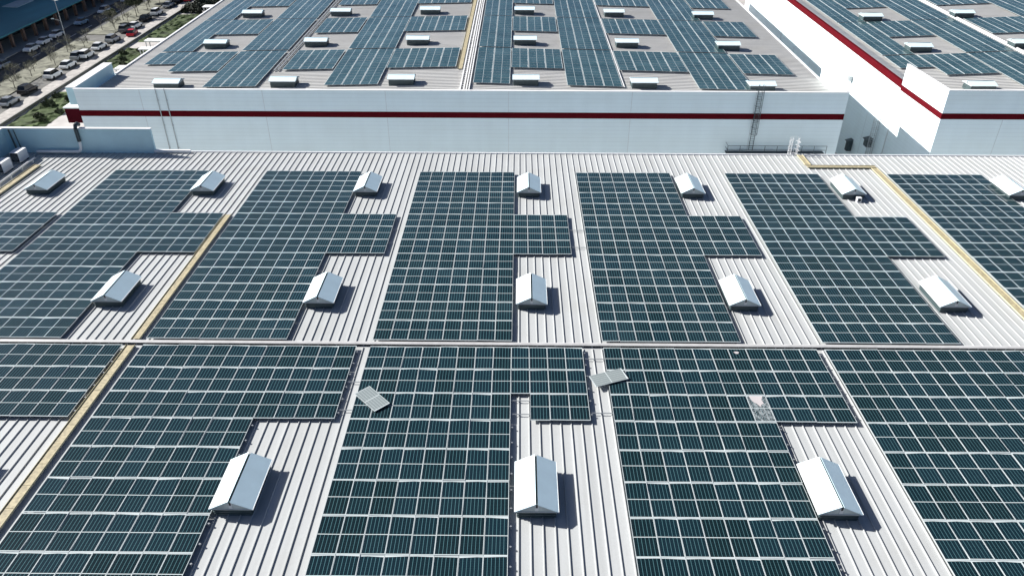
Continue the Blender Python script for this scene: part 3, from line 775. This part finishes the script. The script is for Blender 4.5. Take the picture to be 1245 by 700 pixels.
# ------------------------------------------------------------------ street: cars
def prism(m, prof, y0, y1, mi=0):   # profile in x-z extruded along y, slight taper handled by caller
    n = len(prof)
    m.idx([(x, y0, z) for x, z in prof] + [(x, y1, z) for x, z in prof],
          [tuple(range(n)), tuple(range(2 * n - 1, n - 1, -1))] + [(i, n + i, n + (i + 1) % n, (i + 1) % n) for i in range(n)], mi)
def make_car(label, mat, kind='saloon', group='cars parked along the kerb'):
    # local: length along y, width along x
    t = thing('parked_car', label, 'car', (0, 0, 0), 0, group)
    hw = .88; L = 2.2
    roofh = 1.46 if kind == 'saloon' else 1.68
    sec = [(-L, .35, .62, .80), (-L + .12, .28, .78, .84), (-1.35, .25, .92, .88), (-.2, .25, .95, .88), (1.0, .25, .95, .88), (L - .35, .28, .80, .86), (L, .36, .58, .76)]
    if kind == 'suv': sec[0] = (-L, .35, .95, .84); sec[1] = (-L + .1, .28, 1.02, .86)
    m = MB(); pts = []
    for y, za, zb, ww in sec:
        pts += [(-ww, y, za), (ww, y, za), (ww, y, zb - .12), (ww - .1, y, zb), (-ww + .1, y, zb), (-ww, y, zb - .12)]
    fs = []
    for i in range(len(sec) - 1):
        for j in range(6):
            a, b = i * 6 + j, i * 6 + (j + 1) % 6; fs.append((a, b, b + 6, a + 6))
    fs += [(5, 4, 3, 2, 1, 0), tuple(range(len(pts) - 6, len(pts)))]
    m.idx(pts, fs)
    ra, rb_ = (-1.15, .35) if kind == 'saloon' else (-1.75, .35)
    m.box(-.62, .62, ra, rb_, roofh - .04, roofh)
    m.build('body', mat, t)
    ba, bb = (-1.85, 1.15) if kind == 'saloon' else (-2.1, 1.15)
    m = MB(); m.hexa([(-.76, ba, .90), (.76, ba, .90), (.76, bb, .90), (-.76, bb, .90), (-.62, ra, roofh - .042), (.62, ra, roofh - .042), (.62, rb_, roofh - .042), (-.62, rb_, roofh - .042)])
    m.build('windows', 'car_glass', t)
    for sx in (-1, 1):
        for yy in (-1.35, 1.38):
            m = MB(); m.tube((sx * .70, yy, .32), (sx * .90, yy, .32), .32, n=14); m.build('wheel', 'tyre', t)
    for sx in (-1, 1):
        m = MB(); m.box(sx * .62 - .14, sx * .62 + .14, L - .08, L + .005, .56, .70); m.build('headlight', 'hatch_pale', t)
    return t
protos = {}
def car(mat, kind, x, y, rz, label, group):
    key = (mat, kind)
    if key not in protos:
        protos[key] = make_car(label, mat, kind); t = protos[key]; t['group'] = group; t['label'] = label
        t.location = (x, y, zg(y)); t.rotation_euler = (0, 0, rz)
    else: dup(protos[key], (x, y, zg(y)), rz, label, group)
g1 = 'cars parked beside the street pavement'; g2 = 'cars on the shaded road'
for mat, kind, x, y, lab in (
    ('car_silver', 'saloon', -82.4, 118.4, 'silver car parked beside the pavement, nearest of its row'),
    ('car_black', 'suv', -82.6, 124.2, 'black car parked by the pavement behind the nearest silver one'),
    ('car_white', 'suv', -82.6, 132.4, 'white tall car parked alone by the pavement behind the black car'),
    ('car_white', 'saloon', -82.9, 138.2, 'white car at the front of the tight group by the median'),
    ('car_silver', 'suv', -83.6, 143.6, 'silver tall car inside the tight group of white cars'),
    ('car_white', 'suv', -82.6, 144.6, 'white tall car at the back of the tight group by the median'),
    ('car_white', 'saloon', -82.8, 150.2, 'white car parked just before the gap in the median'),
    ('car_silver', 'suv', -82.5, 155.6, 'silver tall car parked at the gap in the median'),
    ('car_red', 'saloon', -80.6, 160.2, 'red car half on the pavement beyond the gap in the median'),
    ('car_grey', 'suv', -83.3, 163.2, 'dark grey car parked behind the half mounted red car'),
    ('car_white', 'saloon', -82.6, 166.2, 'white car parked beyond the red car'),
    ('car_black', 'saloon', -83.0, 172.5, 'black saloon farther along the pavement row'),
    ('car_white', 'suv', -82.7, 178.0, 'white tall car farther along, after the black saloon'),
    ('car_silver', 'saloon', -82.8, 185.3, 'silver saloon near the far end of the row'),
    ('car_black', 'suv', -82.2, 189.6, 'black tall car near the far end of the row'),
    ('car_red', 'saloon', -80.4, 191.5, 'red car at the far end beside the boundary wall')):
    car(mat, kind, x * K, y * K, R(rnd.uniform(-3, 3)) + (R(8) if mat == 'car_red' else 0), lab, g1)
for mat, kind, x, y, lab in (
    ('car_silver', 'saloon', -94.8, 137.6, 'pale car on the shaded road at the left picture edge'),
    ('car_white', 'saloon', -95.4, 148.6, 'first of three white cars nose to tail on the shaded road'),
    ('car_white', 'saloon', -95.6, 153.6, 'middle of three white cars nose to tail on the shaded road'),
    ('car_white', 'saloon', -95.7, 158.6, 'last of three white cars nose to tail on the shaded road'),
    ('car_blue', 'saloon', -95.6, 169.0, 'pale blue car on the shaded road beyond the lamp post'),
    ('car_white', 'suv', -95.3, 179.2, 'white tall car far along the shaded road'),
    ('car_silver', 'saloon', -95.0, 190.2, 'silver car farthest along the shaded road')):
    car(mat, kind, x * K, y * K, R(180 + rnd.uniform(-2, 2)), lab, g2)

# ------------------------------------------------------------------ street lamps
def lamp_post(label, loc, h, arm_dir):
    t = thing('street_lamp', label, 'street lamp', loc, arm_dir, 'street lamps along the median')
    m = MB(); m.tube((0, 0, 0), (0, 0, .5), .14, n=8); m.tube((0, 0, .5), (0, 0, h), .09, .05, n=8); m.build('post', 'steel_light', t)
    for z, ln, s in ((h * .56, 1.9, -1), (h, 2.0, -1), (h, 1.6, 1)):
        m = MB(); m.tube((0, 0, z), (s * ln, 0, z + .35), .045, n=6); a = m.build('arm', 'steel_light', t)
        m = MB(); m.hexa([(s * ln - .35, -.12, z + .28), (s * ln + .35, -.12, z + .34), (s * ln + .35, .12, z + .34), (s * ln - .35, .12, z + .28),
                          (s * ln - .35, -.12, z + .4), (s * ln + .35, -.12, z + .44), (s * ln + .35, .12, z + .44), (s * ln - .35, .12, z + .4)]); m.build('lamp_head', 'hatch_pale', a)
    return t
lp = lamp_post('tall pale street lamp at the shaded edge of the median', (-90.0 * K, 152.1 * K, zg(152.1 * K)), 9.8, R(-8))
dup(lp, (-109.5 * K, 178.5 * K, zg(178.5 * K)), 0, 'slim street lamp rising beside the teal roof', 'street lamps along the median')
dup(lp, (-90.0 * K, 186 * K, zg(186 * K)), R(10), 'street lamp at the far end of the median among trees', 'street lamps along the median')

# ------------------------------------------------------------------ trees and shrubs
def tree_meshes(seed, leaves, leafmat, h, spread):
    r = random.Random(seed); tr_ = MB(); br = MB(); lf = MB()
    tr_.tube((0, 0, -.1), (0.05, 0, h * .38), .11, .075, n=7)
    tips = []
    def grow(p, d, ln, rad, lev):
        q = p + d * ln
        (br).tube(p, q, rad, rad * .6, n=4, caps=False)
        if lev == 0: tips.append(q); return
        tips.append(q)
        for k in range(3 if lev > 1 else 4):
            nd = (d + Vector((r.gauss(0, .55), r.gauss(0, .55), r.gauss(.12, .3)))).normalized()
            grow(q if k else p + d * ln * .7, nd, ln * r.uniform(.55, .8), rad * .58, lev - 1)
    top = Vector((.05, 0, h * .36))
    for k in range(5):
        a = 2 * math.pi * k / 5 + r.uniform(-.4, .4)
        grow(top, Vector((math.cos(a) * spread, math.sin(a) * spread, r.uniform(.7, 1.1))).normalized(), h * .24, .05, 3)
    for k in range(leaves):
        c = r.choice(tips) + Vector((r.gauss(0, .22), r.gauss(0, .22), r.gauss(0, .2)))
        u = Vector((r.gauss(0, 1), r.gauss(0, 1), r.gauss(0, 1))).normalized(); v = u.orthogonal().normalized(); s = r.uniform(.07, .17)
        lf.face([c + u * s, c + v * s * .6, c - u * s, c - v * s * .6])
    return tr_, br, lf
def make_tree(name, label, cat, seed, leaves, leafmat, h=5.2, spread=.8, group='bare trees on the median'):
    t = thing(name, label, cat, (0, 0, 0), 0, group)
    a, b, c = tree_meshes(seed, leaves, leafmat, h, spread)
    a.build('trunk', 'bark', t); b.build('branches', 'bark', t)
    if leaves: c.build('crown', leafmat, t)
    return t
tv = [make_tree('bare_tree', '', 'tree', 3, 220, 'twig_leaf'), make_tree('bare_tree', '', 'tree', 8, 380, 'twig_leaf', 4.4, .9), make_tree('bare_tree', '', 'tree', 21, 90, 'twig_leaf', 5.6, .65)]
gv_ = make_tree('leafy_tree', '', 'tree', 5, 4200, 'green_leaf', 5.4, .8, 'leafy trees on the median')
spots = []
y = 114.0; k = 0
while y < 205:
    for xx in ((-86.0, -88.9) if k % 2 == 0 else (-87.4,)):
        if not (154.5 < y < 161): spots.append((xx + rnd.uniform(-.5, .5), y + rnd.uniform(-.8, .8)))
    y += 3.1; k += 1
used = set(); cnt = 0; lc = 0
for x, y in spots:
    leafy = y > 150 and rnd.random() < .22
    if leafy:
        lc += 1
        lab = 'green leafy tree on the median, %s of the leafy ones from the near end' % (ORD[lc - 1] if lc <= 14 else 'last')
        if 'g' not in used: o = gv_; used.add('g')
        else: o = copy_tree(gv_)
        o['group'] = 'leafy trees on the median'
    else:
        cnt += 1; i = cnt % 3
        ordn = ['first', 'second', 'third', 'fourth', 'fifth', 'sixth', 'seventh', 'eighth', 'ninth', 'tenth', 'eleventh', 'twelfth', 'thirteenth', 'fourteenth', 'fifteenth', 'sixteenth', 'seventeenth', 'eighteenth', 'nineteenth', 'twentieth', 'twenty-first', 'twenty-second', 'twenty-third', 'twenty-fourth', 'twenty-fifth', 'twenty-sixth', 'twenty-seventh', 'twenty-eighth', 'twenty-ninth', 'thirtieth', 'thirty-first', 'thirty-second', 'thirty-third', 'thirty-fourth', 'thirty-fifth', 'thirty-sixth', 'thirty-seventh', 'thirty-eighth'][cnt - 1]
        lab = 'bare twiggy tree on the dry median strip, %s from the near end' % ordn
        if i not in used: o = tv[i]; used.add(i)
        else: o = copy_tree(tv[i])
        o['group'] = 'bare trees on the median'
    x, y = x * K, y * K; o.location = (x, y, zg(y) + .12); o.rotation_euler = (0, 0, rnd.uniform(0, 6.28)); s = rnd.uniform(.6, .95) * (.8 if y < 175 else 1); o.scale = (s, s, s * rnd.uniform(.9, 1.1)); o['label'] = lab

def shrub_mesh(seed, n, rx, rz):
    r = random.Random(seed); m = MB()
    for k in range(n):
        a = r.uniform(0, 6.283); q = r.random() ** .5; z = r.random()
        c = Vector((math.cos(a) * rx * q, math.sin(a) * rx * q, rz * z * (1 - .5 * q * q) + .05)) * r.uniform(.8, 1.1)
        u = Vector((r.gauss(0, 1), r.gauss(0, 1), r.gauss(0, 1))).normalized(); v = u.orthogonal().normalized(); s = r.uniform(.10, .24)
        m.face([c + u * s, c + v * s * .7, c - u * s, c - v * s * .7])
    return m
def make_shrub(seed, mat, n=420, rx=.95, rz=1.3):
    t = thing('shrub', '', 'shrub', (0, 0, 0)); shrub_mesh(seed, n, rx, rz).build('foliage', mat, t)
    m = MB()
    for k in range(4): m.tube((0, 0, -.05), (math.cos(k * 1.6) * .4, math.sin(k * 1.6) * .4, .8), .035, .015, n=5)
    m.build('stem', 'bark', t); return t
sh = [make_shrub(2, 'dark_leaf', 420, 1.0, 1.6), make_shrub(4, 'green_leaf', 380, .8, .9)]
us = set()
SH = []
for k in range(16): SH.append((0, -76.8 + (k % 3) * 1.9 + rnd.uniform(-.5, .5), 179.5 + (k // 3) * 2.6 + rnd.uniform(-.6, .6), 'dark shrub in the bed beyond the grass verge, %s row, %s from the boundary wall' % (ORD[k // 3], ORD[k % 3])))
for k, (x, y) in enumerate(((-72.8, 110.5), (-74.4, 112.3), (-72.2, 114.2), (-75.6, 117.5), (-76.4, 121.5), (-73.2, 120.0))):
    SH.append((1, x, y, 'low green shrub on the nearest grass verge piece, %s from the near end' % ORD[k]))
for k, (x, y) in enumerate(((-76.2, 139), (-74.5, 142.2), (-73.2, 139.2), (-76.5, 146.5), (-74.0, 148.2))):
    SH.append((1, x, y, 'low green shrub on the middle grass verge piece, %s from the near end' % ORD[k]))
for i, x, y, lab in SH:
    if i not in us: o = sh[i]; us.add(i)
    else: o = copy_tree(sh[i])
    x, y = x * K, y * K; o.location = (x, y, zg(y)); s = rnd.uniform(.8, 1.35); o.scale = (s, s, s); o.rotation_euler = (0, 0, rnd.uniform(0, 6)); o['label'] = lab
    o['group'] = 'dark shrubs at the end of the verge' if i == 0 else 'low shrubs on the grass verge'

# ------------------------------------------------------------------ flat white canopies along the middle warehouse's street side
def canopy(label, x, y, sx, sy, h):
    x, y = x * 1.15, y * 1.15; t = thing('canopy', label, 'canopy', (x, y, zg(y)), 0, 'white canopies beside the middle warehouse')
    m = MB(); m.box(-sx, sx, -sy, sy, h, h + .25); m.build('roof_slab', 'fabric_white', t)
    for a in (-1, 1):
        for b in (-1, 1):
            m = MB(); m.box(a * (sx - .25) - .08, a * (sx - .25) + .08, b * (sy - .25) - .08, b * (sy - .25) + .08, 0, h - .003); m.build('post', 'steel_light', t)
canopy('flat white canopy on posts nearest the corner parapet of the middle warehouse', -65.2, 126.6, 3.0, 1.2, 3.4)
canopy('small flat white canopy, second along the street side of the middle warehouse', -66.5, 138.0, 2.6, .9, 3.4)
canopy('flat white canopy, third along the street side of the middle warehouse', -67.2, 143.6, 3.2, 1.1, 3.4)
canopy('white canopy, farthest along the street side of the middle warehouse', -66.0, 170.5, 3.0, 1.2, 3.4)

# ------------------------------------------------------------------ arcade with teal roof, office block that shades the street
ab = thing('arcade', 'long low arcade with brown pillars and a teal roof across the shaded road', 'arcade', (-104 * K, 150 * K, zg(150 * K)))
ab.scale = (K, K, 1); tl = lambda x, y: SY * K * y
m = MB(); m.box(4.6, -18, -190, 180, 3.2, 3.55, zf=tl)
m = MB(); m.hexa([(-18, -190, 4.3 + tl(0, -190)), (4.6, -190, 3.2 + tl(0, -190)), (4.6, 180, 3.2 + tl(0, 180)), (-18, 180, 4.3 + tl(0, 180)),
                  (-18, -190, 4.6 + tl(0, -190)), (4.6, -190, 3.5 + tl(0, -190)), (4.6, 180, 3.5 + tl(0, 180)), (-18, 180, 4.6 + tl(0, 180))])
rf = m.build('roof', 'awning_teal', ab)
for x, y, sx, sy in ((-6, 22, 1.6, 3.4), (-9.5, 36, 1.8, 4), (-3, 31, 1.2, 2.6), (-8, 52, 1.5, 3), (-10, 8, 1.5, 3)):
    m = MB(); zz = lambda q, yy: SY * yy - .0487 * (q - 4.6)
    m.box(x - sx, x + sx, y - sy, y + sy, 3.5, 3.72, zf=zz); m.build('roof_hatch', 'hatch_pale', rf)
for k in range(34):
    y = -58 + k * 4.2
    m = MB(); m.box(3.6, 4.15, y - .28, y + .28, -.05, 3.24, zf=tl); m.build('pillar', 'pillar_brown', ab)
m = MB(); m.box(-18, -1.5, -190, 180, -.1, 3.1, zf=tl); m.build('wall', 'dark_gap', ab)
ob = thing('office_block', 'tall grey office block whose shadow covers the far road', 'building', (-153.5, 180, zg(180)))
m = MB(); m.box(-13, 13.2, -130, 110, -6, 23.0); m.build('wall', 'block_wall', ob)
m = MB(); m.box(-13.3, 13.5, -130.3, 110.3, 23.003, 23.6); m.build('roof_edge', 'kerb_stone', ob)
for f in range(6):
    m = MB(); m.box(13.21, 13.26, -128, 108, 2 + f * 3.5, 4 + f * 3.5); m.build('window_band', 'window_glass', ob)
bpy.context.view_layer.update()
